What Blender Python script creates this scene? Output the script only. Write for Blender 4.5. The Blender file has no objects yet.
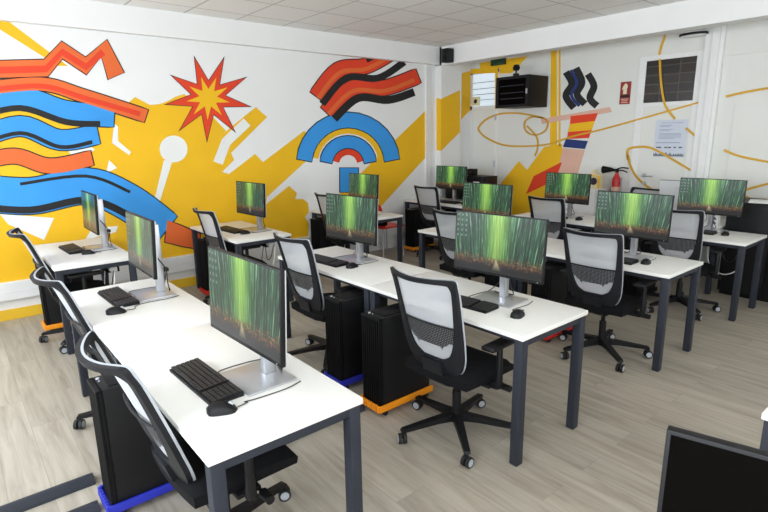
import bpy, bmesh, math, random
from mathutils import Vector, Matrix
random.seed(7)
PI = math.pi
SC = bpy.context.scene
COL = SC.collection

# ------------------------------------------------------------------ camera
FPX, PITCH, ROLL, YAW, CH = 525.034, math.radians(12.871), math.radians(-0.861), math.radians(50.383), 1.725
cF = Vector((math.cos(YAW) * math.cos(PITCH), math.sin(YAW) * math.cos(PITCH), -math.sin(PITCH)))
r0 = Vector((math.sin(YAW), -math.cos(YAW), 0)); u0 = r0.cross(cF)
cR = r0 * math.cos(ROLL) + u0 * math.sin(ROLL)
cU = u0 * math.cos(ROLL) - r0 * math.sin(ROLL)
cam = bpy.data.cameras.new('camera'); co = bpy.data.objects.new('camera', cam); COL.objects.link(co)
M = Matrix((cR, cU, -cF)).transposed().to_4x4(); M.translation = Vector((0, 0, CH))
co.matrix_world = M
cam.sensor_width = 36; cam.lens = FPX / 768 * 36; cam.clip_start = .05
SC.camera = co
def ray(u, v): return cF + cR * ((u - 384) / FPX) - cU * ((v - 256) / FPX)
def on_wall(u, v, axis, val):
    """where the sight line through a pixel meets the plane axis = val"""
    d = ray(u, v); return Vector((0, 0, CH)) + d * (val / d[axis])

# ------------------------------------------------------------------ materials
def new_mat(name):
    m = bpy.data.materials.new(name); m.use_nodes = True
    nt = m.node_tree; b = nt.nodes['Principled BSDF']
    return m, nt, b
def nd(nt, typ, **kw):
    n = nt.nodes.new(typ)
    for k, v in kw.items():
        if k.startswith('i_'):
            n.inputs[k[2:].replace('_', ' ')].default_value = v
        else: setattr(n, k, v)
    return n
def ramp(nt, fac, stops):
    r = nt.nodes.new('ShaderNodeValToRGB'); e = r.color_ramp.elements
    while len(e) < len(stops): e.new(.5)
    for el, (p, c) in zip(e, stops): el.position = p; el.color = (*c, 1)
    nt.links.new(fac, r.inputs[0]); return r.outputs[0]
def lin(c):
    return tuple(((x / 255) / 12.92 if x / 255 <= .04045 else ((x / 255 + .055) / 1.055) ** 2.4) for x in c)
def simple(name, rgb, rough=.5, metal=0, var=.06, scale=8, bump=0, spec=.5):
    m, nt, b = new_mat(name)
    c = lin(rgb)
    tc = nd(nt, 'ShaderNodeTexCoord')
    n = nd(nt, 'ShaderNodeTexNoise', i_Scale=scale, i_Detail=4.)
    nt.links.new(tc.outputs['Object'], n.inputs['Vector'])
    col = ramp(nt, n.outputs['Fac'], [(.3, tuple(x * (1 - var) for x in c)), (.7, tuple(min(1, x * (1 + var)) for x in c))])
    nt.links.new(col, b.inputs['Base Color'])
    b.inputs['Roughness'].default_value = rough; b.inputs['Metallic'].default_value = metal
    b.inputs['Specular IOR Level'].default_value = spec
    if bump:
        n2 = nd(nt, 'ShaderNodeTexNoise', i_Scale=scale * 30, i_Detail=2.)
        nt.links.new(tc.outputs['Object'], n2.inputs['Vector'])
        bp = nd(nt, 'ShaderNodeBump', i_Strength=bump, i_Distance=.002)
        nt.links.new(n2.outputs['Fac'], bp.inputs['Height']); nt.links.new(bp.outputs[0], b.inputs['Normal'])
    return m

MT = {}
MT['wall'] = simple('wall_paint', (236, 236, 234), .75, var=.015, scale=2, bump=.15)
MT['wall_back'] = simple('back_wall_paint', (226, 226, 220), .7, var=.015, scale=2, bump=.15)
MT['white'] = simple('white_plastic', (232, 232, 230), .45, var=.02)
MT['desk'] = simple('desk_laminate', (236, 234, 229), .38, var=.012, scale=3)
MT['edge'] = simple('desk_edge', (226, 228, 230), .45, var=.01)
MT['steel'] = simple('anthracite_steel', (46, 49, 57), .5, var=.05, spec=.25)
MT['black'] = simple('black_plastic', (17, 17, 19), .5, var=.1, spec=.3)
MT['blackm'] = simple('matt_black', (11, 11, 12), .6, var=.1, spec=.2)
MT['fabric'] = simple('black_seat_fabric', (20, 20, 22), .9, var=.15, scale=40, bump=.4, spec=.15)
MT['frame'] = simple('chair_frame_plastic', (27, 28, 32), .5, var=.05, spec=.3)
MT['trim'] = simple('grey_trim', (176, 180, 186), .4, var=.03)
MT['silver'] = simple('silver_metal', (196, 198, 202), .3, .75, var=.03)
MT['silverp'] = simple('silver_plastic', (206, 208, 208), .42, .0, var=.03)
MT['yellow'] = simple('yellow_paint', (240, 186, 10), .62, var=.05, scale=1.5, bump=.1)
MT['yellow_base'] = simple('yellow_baseboard', (232, 186, 40), .6, var=.05, scale=3)
MT['blue'] = simple('blue_paint', (52, 150, 226), .62, var=.06, scale=2)
MT['navy'] = simple('navy_paint', (24, 48, 110), .62, var=.06, scale=2)
MT['red'] = simple('red_paint', (226, 62, 26), .62, var=.06, scale=2)
MT['orange'] = simple('orange_paint', (228, 104, 44), .62, var=.06, scale=2)
MT['peach'] = simple('peach_paint', (222, 178, 158), .62, var=.04, scale=2)
MT['ink'] = simple('black_paint', (16, 16, 18), .6, var=.05, scale=2)
MT['wpaint'] = simple('white_paint', (236, 236, 232), .65, var=.015, scale=2)
MT['rope'] = simple('ochre_paint', (214, 164, 40), .62, var=.06, scale=3)
MT['k_orange'] = simple('orange_tray', (246, 150, 16), .45, var=.05)
MT['k_blue'] = simple('blue_tray', (34, 44, 170), .45, var=.05)
MT['k_black'] = MT['blackm']
MT['k_red'] = simple('red_tray', (200, 34, 24), .45, var=.05)
MT['redchair'] = simple('red_plastic', (206, 36, 26), .4, var=.05)
MT['ext'] = simple('extinguisher_red', (190, 24, 26), .3, var=.04)
MT['cream'] = simple('cream_plastic', (226, 216, 176), .5, var=.05)
MT['plum'] = simple('dark_plum', (46, 32, 52), .4, var=.1)
MT['green'] = simple('sign_green', (30, 66, 44), .5, var=.1)
MT['key'] = simple('key_plastic', (34, 34, 36), .45, var=.08)
MT['pad'] = simple('rubber_tyre', (24, 24, 26), .7, var=.1)
MT['paper'] = simple('paper_white', (206, 212, 224), .7, var=.015)
MT['papertext'] = simple('printed_grey', (150, 158, 180), .7, var=.05)
MT['papertext2'] = simple('printed_black', (70, 70, 74), .7, var=.2, scale=60)
MT['dirtyred'] = simple('sign_red', (150, 36, 30), .5, var=.1)
MT['signw'] = simple('sign_cream', (226, 218, 190), .5, var=.05)
MT['cable'] = simple('black_cable', (22, 22, 24), .5, var=.05)
MT['gcable'] = simple('grey_cable', (120, 116, 110), .5, var=.05)
MT['wcable'] = simple('white_cable', (222, 222, 218), .5, var=.03)

def floor_mat():
    m, nt, b = new_mat('grey_oak_planks'); L = nt.links.new
    tc = nd(nt, 'ShaderNodeTexCoord')
    mp = nd(nt, 'ShaderNodeMapping'); mp.inputs['Rotation'].default_value = (0, 0, PI / 2)
    L(tc.outputs['Object'], mp.inputs['Vector'])
    br = nd(nt, 'ShaderNodeTexBrick', i_Scale=1., i_Mortar_Size=.0012, i_Brick_Width=1.22, i_Row_Height=.18, i_Mortar_Smooth=.3)
    br.offset = .37
    br.inputs['Color1'].default_value = (.0, .0, .0, 1); br.inputs['Color2'].default_value = (1, 1, 1, 1)
    br.inputs['Mortar'].default_value = (.3, .3, .3, 1)
    L(mp.outputs[0], br.inputs['Vector'])
    mg = nd(nt, 'ShaderNodeMapping'); mg.inputs['Scale'].default_value = (9, .7, 1)
    L(tc.outputs['Object'], mg.inputs['Vector'])
    # the grain is shifted from plank to plank
    ad = nd(nt, 'ShaderNodeVectorMath', operation='ADD'); L(mg.outputs[0], ad.inputs[0])
    sc = nd(nt, 'ShaderNodeVectorMath', operation='SCALE'); sc.inputs['Scale'].default_value = 40; L(br.outputs['Color'], sc.inputs[0])
    L(sc.outputs[0], ad.inputs[1])
    n = nd(nt, 'ShaderNodeTexNoise', i_Scale=2.2, i_Detail=6., i_Roughness=.62, i_Distortion=.6); L(ad.outputs[0], n.inputs['Vector'])
    grain = ramp(nt, n.outputs['Fac'], [(.25, lin((146, 136, 121))), (.5, lin((174, 165, 150))), (.75, lin((192, 184, 170)))])
    mx = nd(nt, 'ShaderNodeMixRGB', blend_type='MULTIPLY', i_Fac=1.)
    tone = ramp(nt, br.outputs['Color'], [(0, (.86, .86, .86)), (1, (1, 1, 1))])
    L(grain, mx.inputs[1]); L(tone, mx.inputs[2])
    mo = nd(nt, 'ShaderNodeMixRGB', blend_type='MULTIPLY'); L(br.outputs['Fac'], mo.inputs[0]); L(mx.outputs[0], mo.inputs[1])
    mo.inputs[2].default_value = (.72, .71, .7, 1)
    L(mo.outputs[0], b.inputs['Base Color'])
    b.inputs['Roughness'].default_value = .42; b.inputs['Specular IOR Level'].default_value = .4
    bp = nd(nt, 'ShaderNodeBump', i_Strength=.08, i_Distance=.002); L(n.outputs['Fac'], bp.inputs['Height']); L(bp.outputs[0], b.inputs['Normal'])
    return m
MT['floor'] = floor_mat()

def ceiling_mat():
    m, nt, b = new_mat('ceiling_tiles'); L = nt.links.new
    tc = nd(nt, 'ShaderNodeTexCoord')
    br = nd(nt, 'ShaderNodeTexBrick', i_Scale=1., i_Mortar_Size=.009, i_Brick_Width=.6, i_Row_Height=.6, i_Mortar_Smooth=.1)
    br.offset = 0; br.inputs['Color1'].default_value = (*lin((244, 243, 239)), 1); br.inputs['Color2'].default_value = (*lin((248, 247, 244)), 1)
    br.inputs['Mortar'].default_value = (*lin((196, 194, 188)), 1)
    mp = nd(nt, 'ShaderNodeMapping'); mp.inputs['Location'].default_value = (.12, .2, 0)
    L(tc.outputs['Object'], mp.inputs['Vector']); L(mp.outputs[0], br.inputs['Vector'])
    n = nd(nt, 'ShaderNodeTexNoise', i_Scale=140., i_Detail=2.); L(tc.outputs['Object'], n.inputs['Vector'])
    mx = nd(nt, 'ShaderNodeMixRGB', blend_type='MULTIPLY', i_Fac=.35)
    L(br.outputs['Color'], mx.inputs[1]); L(ramp(nt, n.outputs['Fac'], [(.35, (.75, .75, .75)), (.6, (1, 1, 1))]), mx.inputs[2])
    L(mx.outputs[0], b.inputs['Base Color']); b.inputs['Roughness'].default_value = .85
    return m
MT['ceiling'] = ceiling_mat()

def mesh_mat():
    m, nt, b = new_mat('chair_mesh_fabric'); L = nt.links.new
    tc = nd(nt, 'ShaderNodeTexCoord')
    w = nd(nt, 'ShaderNodeTexWave', i_Scale=90., i_Distortion=.3); w.bands_direction = 'Z'
    L(tc.outputs['Object'], w.inputs['Vector'])
    c = ramp(nt, w.outputs['Fac'], [(.2, lin((196, 199, 204))), (.8, lin((222, 224, 228)))])
    d = nd(nt, 'ShaderNodeBsdfDiffuse'); t = nd(nt, 'ShaderNodeBsdfTranslucent'); tr = nd(nt, 'ShaderNodeBsdfTransparent')
    L(c, d.inputs[0]); L(c, t.inputs[0])
    a = nd(nt, 'ShaderNodeMixShader', i_Fac=.3); L(d.outputs[0], a.inputs[1]); L(t.outputs[0], a.inputs[2])
    e = nd(nt, 'ShaderNodeMixShader', i_Fac=.14); L(a.outputs[0], e.inputs[1]); L(tr.outputs[0], e.inputs[2])
    L(e.outputs[0], nt.nodes['Material Output'].inputs[0]); nt.nodes.remove(b)
    return m
MT['mesh'] = mesh_mat()

def lumbar_mat():
    m, nt, b = new_mat('perforated_lumbar'); L = nt.links.new
    tc = nd(nt, 'ShaderNodeTexCoord')
    v = nd(nt, 'ShaderNodeTexVoronoi', i_Scale=95., i_Randomness=.0); mp = nd(nt, 'ShaderNodeMapping'); mp.inputs['Scale'].default_value = (0, 1, 1); L(tc.outputs['Object'], mp.inputs['Vector']); L(mp.outputs[0], v.inputs['Vector'])
    b.inputs['Base Color'].default_value = (.012, .012, .014, 1); b.inputs['Roughness'].default_value = .5
    tr = nd(nt, 'ShaderNodeBsdfTransparent'); mx = nd(nt, 'ShaderNodeMixShader')
    th = nd(nt, 'ShaderNodeMath', operation='LESS_THAN'); th.inputs[1].default_value = .3
    L(v.outputs['Distance'], th.inputs[0]); L(th.outputs[0], mx.inputs[0]); L(b.outputs[0], mx.inputs[1]); L(tr.outputs[0], mx.inputs[2])
    L(mx.outputs[0], nt.nodes['Material Output'].inputs[0])
    return m
MT['lumbar'] = lumbar_mat()

def screen_mat(strength, name):
    """a bamboo wood with a bright gap, a pale road and rusty undergrowth, as shown on the displays"""
    m, nt, b = new_mat(name); L = nt.links.new
    uv = nd(nt, 'ShaderNodeUVMap'); sp = nd(nt, 'ShaderNodeSeparateXYZ'); L(uv.outputs[0], sp.inputs[0])
    U, V = sp.outputs[0], sp.outputs[1]
    def ma(op, a, bb=None, clamp=False):
        n = nd(nt, 'ShaderNodeMath', operation=op); n.use_clamp = clamp
        for i, x in enumerate((a, bb)):
            if x is None: continue
            if isinstance(x, (int, float)): n.inputs[i].default_value = x
            else: L(x, n.inputs[i])
        return n.outputs[0]
    def mix(f, c1, c2, bt='MIX'):
        n = nd(nt, 'ShaderNodeMixRGB', blend_type=bt)
        for i, x in enumerate((f, c1, c2)):
            if isinstance(x, (int, float)): n.inputs[i].default_value = x
            elif isinstance(x, tuple): n.inputs[i].default_value = (*x, 1)
            else: L(x, n.inputs[i])
        return n.outputs[0]
    # trunks fan out slightly from the middle
    du = ma('SUBTRACT', U, .5)
    fan = ma('MULTIPLY', du, ma('SUBTRACT', 1.1, ma('MULTIPLY', V, .2)))
    cx = nd(nt, 'ShaderNodeCombineXYZ'); L(ma('MULTIPLY', fan, 62.), cx.inputs[0]); L(ma('MULTIPLY', V, 1.5), cx.inputs[1])
    n = nd(nt, 'ShaderNodeTexNoise', i_Scale=1., i_Detail=4., i_Roughness=.65); L(cx.outputs[0], n.inputs['Vector'])
    trees = ramp(nt, n.outputs['Fac'], [(.36, lin((3, 12, 9))), (.48, lin((16, 46, 30))), (.58, lin((48, 104, 66))), (.71, lin((160, 206, 160)))])
    g = ma('POWER', 2.718, ma('MULTIPLY', ma('MULTIPLY', du, du), -70.))
    core = ma('POWER', 2.718, ma('MULTIPLY', ma('MULTIPLY', du, du), -170.))
    top = ma('MULTIPLY', g, ma('ADD', .12, ma('MULTIPLY', V, .5)), True)
    c = mix(top, trees, lin((100, 190, 50)), 'ADD')
    c = mix(ma('MULTIPLY', core, ma('MULTIPLY', ma('MULTIPLY', ma('GREATER_THAN', V, .24), ma('SUBTRACT', ma('MULTIPLY', n.outputs['Fac'], 2.2), .45), True), ma('ADD', .25, ma('MULTIPLY', V, .5)))), c, lin((206, 240, 110)))
    # undergrowth
    cx2 = nd(nt, 'ShaderNodeCombineXYZ'); L(ma('MULTIPLY', U, 34.), cx2.inputs[0]); L(ma('MULTIPLY', V, 20.), cx2.inputs[1])
    n2 = nd(nt, 'ShaderNodeTexNoise', i_Scale=1., i_Detail=5., i_Roughness=.6); L(cx2.outputs[0], n2.inputs['Vector'])
    bush = ramp(nt, n2.outputs['Fac'], [(.36, lin((14, 9, 6))), (.53, lin((88, 50, 24))), (.72, lin((214, 140, 70)))])
    dark = mix(ma('MULTIPLY', ma('SUBTRACT', .22, V), 8., True), bush, lin((12, 9, 8)))
    edge = ma('ADD', ma('SUBTRACT', .30, V), ma('MULTIPLY', ma('SUBTRACT', n2.outputs['Fac'], .5), .22))
    c = mix(ma('MULTIPLY', edge, 7., True), c, dark)
    # road: a pale wedge that narrows towards the gap
    w = ma('SUBTRACT', ma('MULTIPLY', ma('SUBTRACT', .28, V), .26), ma('ABSOLUTE', ma('ADD', du, ma('MULTIPLY', ma('SUBTRACT', .27, V), -.05))))
    c = mix(ma('MULTIPLY', ma('MULTIPLY', w, 40., True), ma('MULTIPLY', ma('SUBTRACT', V, .04), 4.5, True)), c, lin((206, 192, 150)))
    # rows of small pale desktop icons and the dark task bar
    fu = ma('ABSOLUTE', ma('SUBTRACT', ma('FRACT', ma('MULTIPLY', U, 20.)), .5)); fv = ma('ABSOLUTE', ma('SUBTRACT', ma('FRACT', ma('MULTIPLY', V, 11.)), .5))
    ic = ma('MULTIPLY', ma('LESS_THAN', fu, .2), ma('LESS_THAN', fv, .2))
    ic = ma('MULTIPLY', ic, ma('MULTIPLY', ma('LESS_THAN', U, .16), ma('GREATER_THAN', V, .54)))
    c = mix(ma('MULTIPLY', ic, .22), c, lin((214, 226, 226)))
    c = mix(ma('LESS_THAN', V, .03), c, lin((26, 22, 20)))
    b.inputs['Base Color'].default_value = (.02, .02, .02, 1); b.inputs['Roughness'].default_value = .28
    b.inputs['Specular IOR Level'].default_value = .35
    L(c, b.inputs['Emission Color']); b.inputs['Emission Strength'].default_value = strength
    return m
MT['screen'] = screen_mat(1.0, 'lit_display')
MT['screen_off'] = simple('dark_display', (8, 7, 6), .3, var=.02, spec=.02)

def glass_mat():
    m, nt, b = new_mat('clear_glass'); L = nt.links.new
    t = nd(nt, 'ShaderNodeBsdfTransparent'); g = nd(nt, 'ShaderNodeBsdfGlossy', i_Roughness=.02)
    x = nd(nt, 'ShaderNodeMixShader', i_Fac=.07); L(t.outputs[0], x.inputs[1]); L(g.outputs[0], x.inputs[2])
    L(x.outputs[0], nt.nodes['Material Output'].inputs[0]); nt.nodes.remove(b); return m
MT['glass'] = glass_mat()
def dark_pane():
    m, nt, b = new_mat('dark_glass_painted_reflection'); L = nt.links.new
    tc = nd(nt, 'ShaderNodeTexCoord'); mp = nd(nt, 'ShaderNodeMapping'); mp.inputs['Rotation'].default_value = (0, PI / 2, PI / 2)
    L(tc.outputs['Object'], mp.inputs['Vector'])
    br = nd(nt, 'ShaderNodeTexBrick', i_Scale=1., i_Mortar_Size=.006, i_Brick_Width=.22, i_Row_Height=.11); br.offset = 0  # reflected lattice, painted into the pane colour as a grid
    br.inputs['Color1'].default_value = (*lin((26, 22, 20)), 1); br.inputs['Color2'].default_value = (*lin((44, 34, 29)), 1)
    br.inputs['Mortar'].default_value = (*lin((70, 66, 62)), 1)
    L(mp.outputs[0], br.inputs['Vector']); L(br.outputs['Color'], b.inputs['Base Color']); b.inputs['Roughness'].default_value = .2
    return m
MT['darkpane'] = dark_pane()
def lamp_mat(name, rgb, s):
    m, nt, b = new_mat(name); b.inputs['Emission Color'].default_value = (*lin(rgb), 1); b.inputs['Emission Strength'].default_value = s
    return m
MT['skyglow'] = lamp_mat('daylit_pane', (176, 204, 226), .6)
MT['lamp'] = lamp_mat('added_lamp_diffuser', (255, 246, 230), 3.)

# ------------------------------------------------------------------ mesh helpers
def box(bm, x0, x1, y0, y1, z0, z1, bev=0, seg=2, mat=None):
    r = bmesh.ops.create_cube(bm, size=1)
    vs = r['verts']
    for v in vs:
        v.co = Vector((x0 + (v.co.x + .5) * (x1 - x0), y0 + (v.co.y + .5) * (y1 - y0), z0 + (v.co.z + .5) * (z1 - z0)))
        if mat: v.co = mat @ v.co
    if bev:
        es = {e for v in vs for e in v.link_edges}
        bmesh.ops.bevel(bm, geom=list(es), offset=bev, segments=seg, profile=.6, affect='EDGES')
    return bm
def cyl(bm, p0, p1, r, r2=None, n=16):
    p0, p1 = Vector(p0), Vector(p1); d = p1 - p0
    q = d.to_track_quat('Z', 'Y').to_matrix().to_4x4(); q.translation = (p0 + p1) / 2
    bmesh.ops.create_cone(bm, cap_ends=True, segments=n, radius1=r, radius2=r if r2 is None else r2, depth=d.length, matrix=q)
    return bm
def smooth_pts(pts, n=6, closed=False):
    P = [Vector(p) for p in pts]; out = []; m = len(P)
    for i in range(m if closed else m - 1):
        if closed: a, b, c, d = P[i - 1], P[i], P[(i + 1) % m], P[(i + 2) % m]
        else: a, b, c, d = P[max(i - 1, 0)], P[i], P[i + 1], P[min(i + 2, m - 1)]
        for k in range(n):
            t = k / n
            out.append(.5 * ((2 * b) + (c - a) * t + (2 * a - 5 * b + 4 * c - d) * t * t + (3 * b - a - 3 * c + d) * t ** 3))
    if not closed: out.append(P[-1])
    return out
def tube(bm, pts, r, n=8, sm=6, rad=None):
    P = smooth_pts(pts, sm) if sm else [Vector(p) for p in pts]
    rings = []; up = Vector((0, 0, 1))
    for i, p in enumerate(P):
        t = (P[min(i + 1, len(P) - 1)] - P[max(i - 1, 0)])
        if t.length < 1e-9: t = Vector((1, 0, 0))
        t.normalize()
        a = t.cross(up)
        if a.length < .05: a = t.cross(Vector((0, 1, 0)))
        a.normalize(); b = a.cross(t)
        rr = r if rad is None else rad(i / (len(P) - 1))
        rings.append([bm.verts.new(p + (a * math.cos(2 * PI * k / n) + b * math.sin(2 * PI * k / n)) * rr) for k in range(n)])
    for A, B in zip(rings, rings[1:]):
        for k in range(n): bm.faces.new((A[k], A[(k + 1) % n], B[(k + 1) % n], B[k]))
    bm.faces.new(rings[0][::-1]); bm.faces.new(rings[-1])
    return bm
def prism(bm, poly, fn, t0, t1):
    """polygon (2-D points) extruded between t0 and t1; fn maps (a, b, t) to 3-D"""
    A = [bm.verts.new(fn(a, b, t0)) for a, b in poly]; B = [bm.verts.new(fn(a, b, t1)) for a, b in poly]
    n = len(poly); bm.faces.new(A[::-1]); bm.faces.new(B)
    for i in range(n): bm.faces.new((A[i], A[(i + 1) % n], B[(i + 1) % n], B[i]))
    return bm
def lathe(bm, prof, n=20, c=(0, 0, 0)):
    rings = [[bm.verts.new((c[0] + r * math.cos(2 * PI * k / n), c[1] + r * math.sin(2 * PI * k / n), c[2] + z)) for k in range(n)] for r, z in prof]
    for A, B in zip(rings, rings[1:]):
        for k in range(n): bm.faces.new((A[k], A[(k + 1) % n], B[(k + 1) % n], B[k]))
    bm.faces.new(rings[0][::-1]); bm.faces.new(rings[-1]); return bm
def BM(): return bmesh.new()
def obj(name, bm, mat, parent=None, smooth=35):
    bmesh.ops.recalc_face_normals(bm, faces=bm.faces)
    me = bpy.data.meshes.new(name); bm.to_mesh(me); bm.free()
    mats = mat if isinstance(mat, (list, tuple)) else [mat]
    for k in mats: me.materials.append(MT[k])
    if smooth:
        for p in me.polygons: p.use_smooth = True
        me.set_sharp_from_angle(angle=math.radians(smooth))
    o = bpy.data.objects.new(name, me); COL.objects.link(o)
    if parent: o.parent = parent
    return o
def tag(o, label, cat, group=None, kind=None):
    if label: o['label'] = label
    if cat: o['category'] = cat
    if group: o['group'] = group
    if kind: o['kind'] = kind
    return o
def thing(name, label, cat, loc=(0, 0, 0), rz=0, group=None):
    o = bpy.data.objects.new(name, None); COL.objects.link(o); o.empty_display_size = .1
    o.location = loc; o.rotation_euler = (0, 0, rz)
    return tag(o, label, cat, group)
def kids(o): return [c for c in ALLKIDS.get(o.name, [])]
def copy_tree(o, parent=None):
    c = o.copy(); COL.objects.link(c); c.parent = parent
    for ch in o.children: copy_tree(ch, c)
    return c
def struct(name, bm, mat, parent=None, smooth=0, label=None):
    o = obj(name, bm, mat, parent, smooth)
    if not parent: o['kind'] = 'structure'
    if label: o['label'] = label
    return o

# ------------------------------------------------------------------ the room
XL, XB, YN, YM, ZC = -1.9, 7.1, -3.6, 6.2, 3.06     # window wall, back wall, near wall, mural wall, ceiling
b = BM(); box(b, XL - .2, XB + .2, YN - .2, YM + .2, -.1, 0); struct('floor', b, 'floor', label='grey oak plank vinyl floor of the classroom')
b = BM(); box(b, XL - .2, XB + .2, YN - .2, YM + .2, ZC, ZC + .1); struct('ceiling', b, 'ceiling', label='pale suspended ceiling of square tiles')
b = BM(); box(b, XL - .2, XB + .2, YM, YM + .2, 0, ZC); struct('wall_mural', b, 'wall', label='white wall on the left that carries the yellow mural')
b = BM(); box(b, XB, XB + .2, YN - .2, YM, 0, ZC); struct('wall_back', b, 'wall_back', label='off-white back wall with doors behind the last desks')
b = BM(); box(b, XL, 6.25, YM - .09, YM, 2.8, ZC); struct('trim_mural_beam', b, 'wall', label='white ceiling beam along the top of the mural wall')
b = BM(); box(b, 6.25, 6.45, YN, YM, 2.79, ZC); struct('trim_back_beam', b, 'wall', label='white dropped beam crossing above the back desks')
b = BM(); box(b, 6.25, 6.72, 6.07, YM, 0, ZC); pil = struct('trim_pillar', b, 'wall', label='white square pillar in the corner behind the mural wall')
b = BM(); box(b, 6.02, 6.14, YM - .03, YM, .38, 2.8, .004); struct('trim_corner_conduit', b, 'white', label='vertical white conduit at the right end of the mural wall')
b = BM(); box(b, XL, 6.25, YM - .055, YM, .205, .385, .006); box(b, XL, 6.25, YM - .058, YM, .29, .296); struct('trim_cable_trunking', b, 'white', label='wide white cable trunking low on the mural wall')
b = BM(); box(b, 2.95, 6.25, YM - .02, YM, 0, .105, .003); struct('baseboard_pillar', b, 'white', label='white baseboard below the right half of the mural wall')
b = BM(); box(b, XL, 2.95, YM - .02, YM, 0, .105, .003); struct('baseboard_mural', b, 'yellow_base', label='yellow painted baseboard below the mural wall')
b = BM(); box(b, XB - .012, XB, YN, YM, 0, .09); struct('baseboard_back', b, 'white')

# window wall (left of the picture) and near wall, both with real openings
def wall_with_windows(name, axis, w0, w1, a0, a1, wins, sill, head, inward):
    b = BM()
    def bx(s0, s1, z0, z1):
        if axis == 0: box(b, w0, w1, s0, s1, z0, z1)
        else: box(b, s0, s1, w0, w1, z0, z1)
    bx(a0, a1, 0, sill); bx(a0, a1, head, ZC)
    e = [a0] + [x for w in wins for x in w] + [a1]
    for i in range(0, len(e), 2): bx(e[i], e[i + 1], sill, head)
    struct(name, b, 'wall')
winX = [(-2.9, -1.1), (-.7, 1.1), (1.5, 3.3), (3.7, 5.5)]
winY = [(-1.8, 0.2), (.7, 2.7), (3.2, 5.2)]
wall_with_windows('wall_windows', 0, XL - .2, XL, YN - .2, YM, winX, .95, 2.65, 1)
wall_with_windows('wall_near', 1, YN - .2, YN, XL, XB, winY, .95, 2.65, 1)
wn = 0
for axis, wins in ((0, winX), (1, winY)):
    for s0, s1 in wins:
        wn += 1
        def bx(b, p0, p1, q0, q1, z0, z1):
            if axis == 0: box(b, XL + p0, XL + p1, q0, q1, z0, z1)
            else: box(b, q0, q1, YN + p0, YN + p1, z0, z1)
        b = BM(); m_ = (s0 + s1) / 2
        bx(b, -.12, -.06, s0, s1, .95, 1.01); bx(b, -.12, -.06, s0, s1, 2.59, 2.65)
        for q in (s0, m_ - .03, s1 - .06): bx(b, -.12, -.06, q, q + .06, 1.01, 2.59)
        w = struct('window_%d' % wn, b, 'white', label='white framed window letting in daylight')
        b = BM(); bx(b, -.094, -.088, s0 + .06, m_ - .03, 1.01, 2.59); bx(b, -.094, -.088, m_ + .03, s1 - .06, 1.01, 2.59); obj('window_glass', b, 'glass', w, 0)
        b = BM(); bx(b, -.06, .06, s0, s1, .93, .95); obj('window_sill', b, 'white', w, 0)

# back wall doors
d1 = BM(); box(d1, XB - .014, XB, 2.60, 2.68, 0, 2.66, .004); box(d1, XB - .014, XB, 3.27, 3.36, 0, 2.66, .004); box(d1, XB - .014, XB, 2.68, 3.27, 2.60, 2.66, .004); box(d1, XB - .014, XB, 2.68, 3.27, 2.04, 2.09, .004)
door1 = struct('door_1', d1, 'white', label='white door with a dark glass transom and a posted notice')
b = BM(); box(b, XB - .008, XB, 2.68, 3.27, .02, 2.04, .002); obj('door_panel', b, 'wall_back', door1, 0)
b = BM(); box(b, XB - .006, XB, 2.68, 3.27, 2.09, 2.60); o = obj('transom_glass', b, 'darkpane', door1, 0); o['label'] = 'dark glass pane with a painted lattice reflection'
b = BM(); cyl(b, (XB - .016, 3.17, 1.17), (XB - .07, 3.17, 1.17), .012); cyl(b, (XB - .055, 3.17, 1.17), (XB - .055, 3.05, 1.165), .01); cyl(b, (XB - .016, 3.17, 1.17), (XB - .026, 3.17, 1.17), .028)
cyl(b, (XB - .016, 3.16, 1.07), (XB - .03, 3.16, 1.07), .024); o = obj('door_handle', b, 'silver', door1)
d2 = BM()
for q in (5.60, 6.15): box(d2, XB - .014, XB, q, q + .05, 0, 2.75, .004)
box(d2, XB - .014, XB, 5.60, 6.2, 2.70, 2.75); box(d2, XB - .014, XB, 5.60, 6.2, 2.14, 2.19)
door2 = struct('door_2', d2, 'white', label='white door in the corner under a bright small window')
b = BM(); box(b, XB - .006, XB, 5.65, 6.15, .02, 2.14, .003); obj('door_panel', b, 'wall_back', door2, 0)
b = BM(); box(b, XB - .006, XB - .002, 5.65, 6.15, 2.19, 2.70); o = obj('transom_glass', b, 'skyglow', door2, 0); o['label'] = 'bright daylit pane'
b = BM()
for z in (2.28, 2.37, 2.46, 2.56): box(b, XB - .012, XB - .006, 5.65, 6.15, z, z + .012)
obj('transom_bar', b, 'trim', door2, 0)
b = BM(); box(b, XB - .05, XB - .006, 5.98, 6.12, 2.2, 2.34, .004); vf = obj('ventilator', b, 'cream', door2, 30); vf['label'] = 'small pale ventilator in the pane'
b = BM(); cyl(b, (XB - .05, 6.05, 2.27), (XB - .054, 6.05, 2.27), .035); obj('ventilator_hole', b, 'plum', vf)
b = BM()
for z in (.4, 1.2, 1.95): cyl(b, (XB - .028, 5.64, z), (XB - .028, 5.64, z + .1), .01)
obj('hinge', b, 'trim', door2)
b = BM(); box(b, XB - .05, XB, 2.40, 2.60, 0, ZC, .004); box(b, XB - .075, XB - .05, 2.44, 2.52, 0, ZC, .004); struct('trim_back_duct', b, 'white', label='boxed white vertical duct right of the glazed door')
b = BM(); box(b, XB - .02, XB, YN, 2.40, 2.56, 2.60); struct('trim_back_rail', b, 'wall_back')
b = BM(); box(b, XB - .014, XB, 1.0, 2.22, 0, 2.02, .003); struct('door_3', b, 'wall_back', label='plain flush off-white door panel at the right of the back wall')

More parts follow.
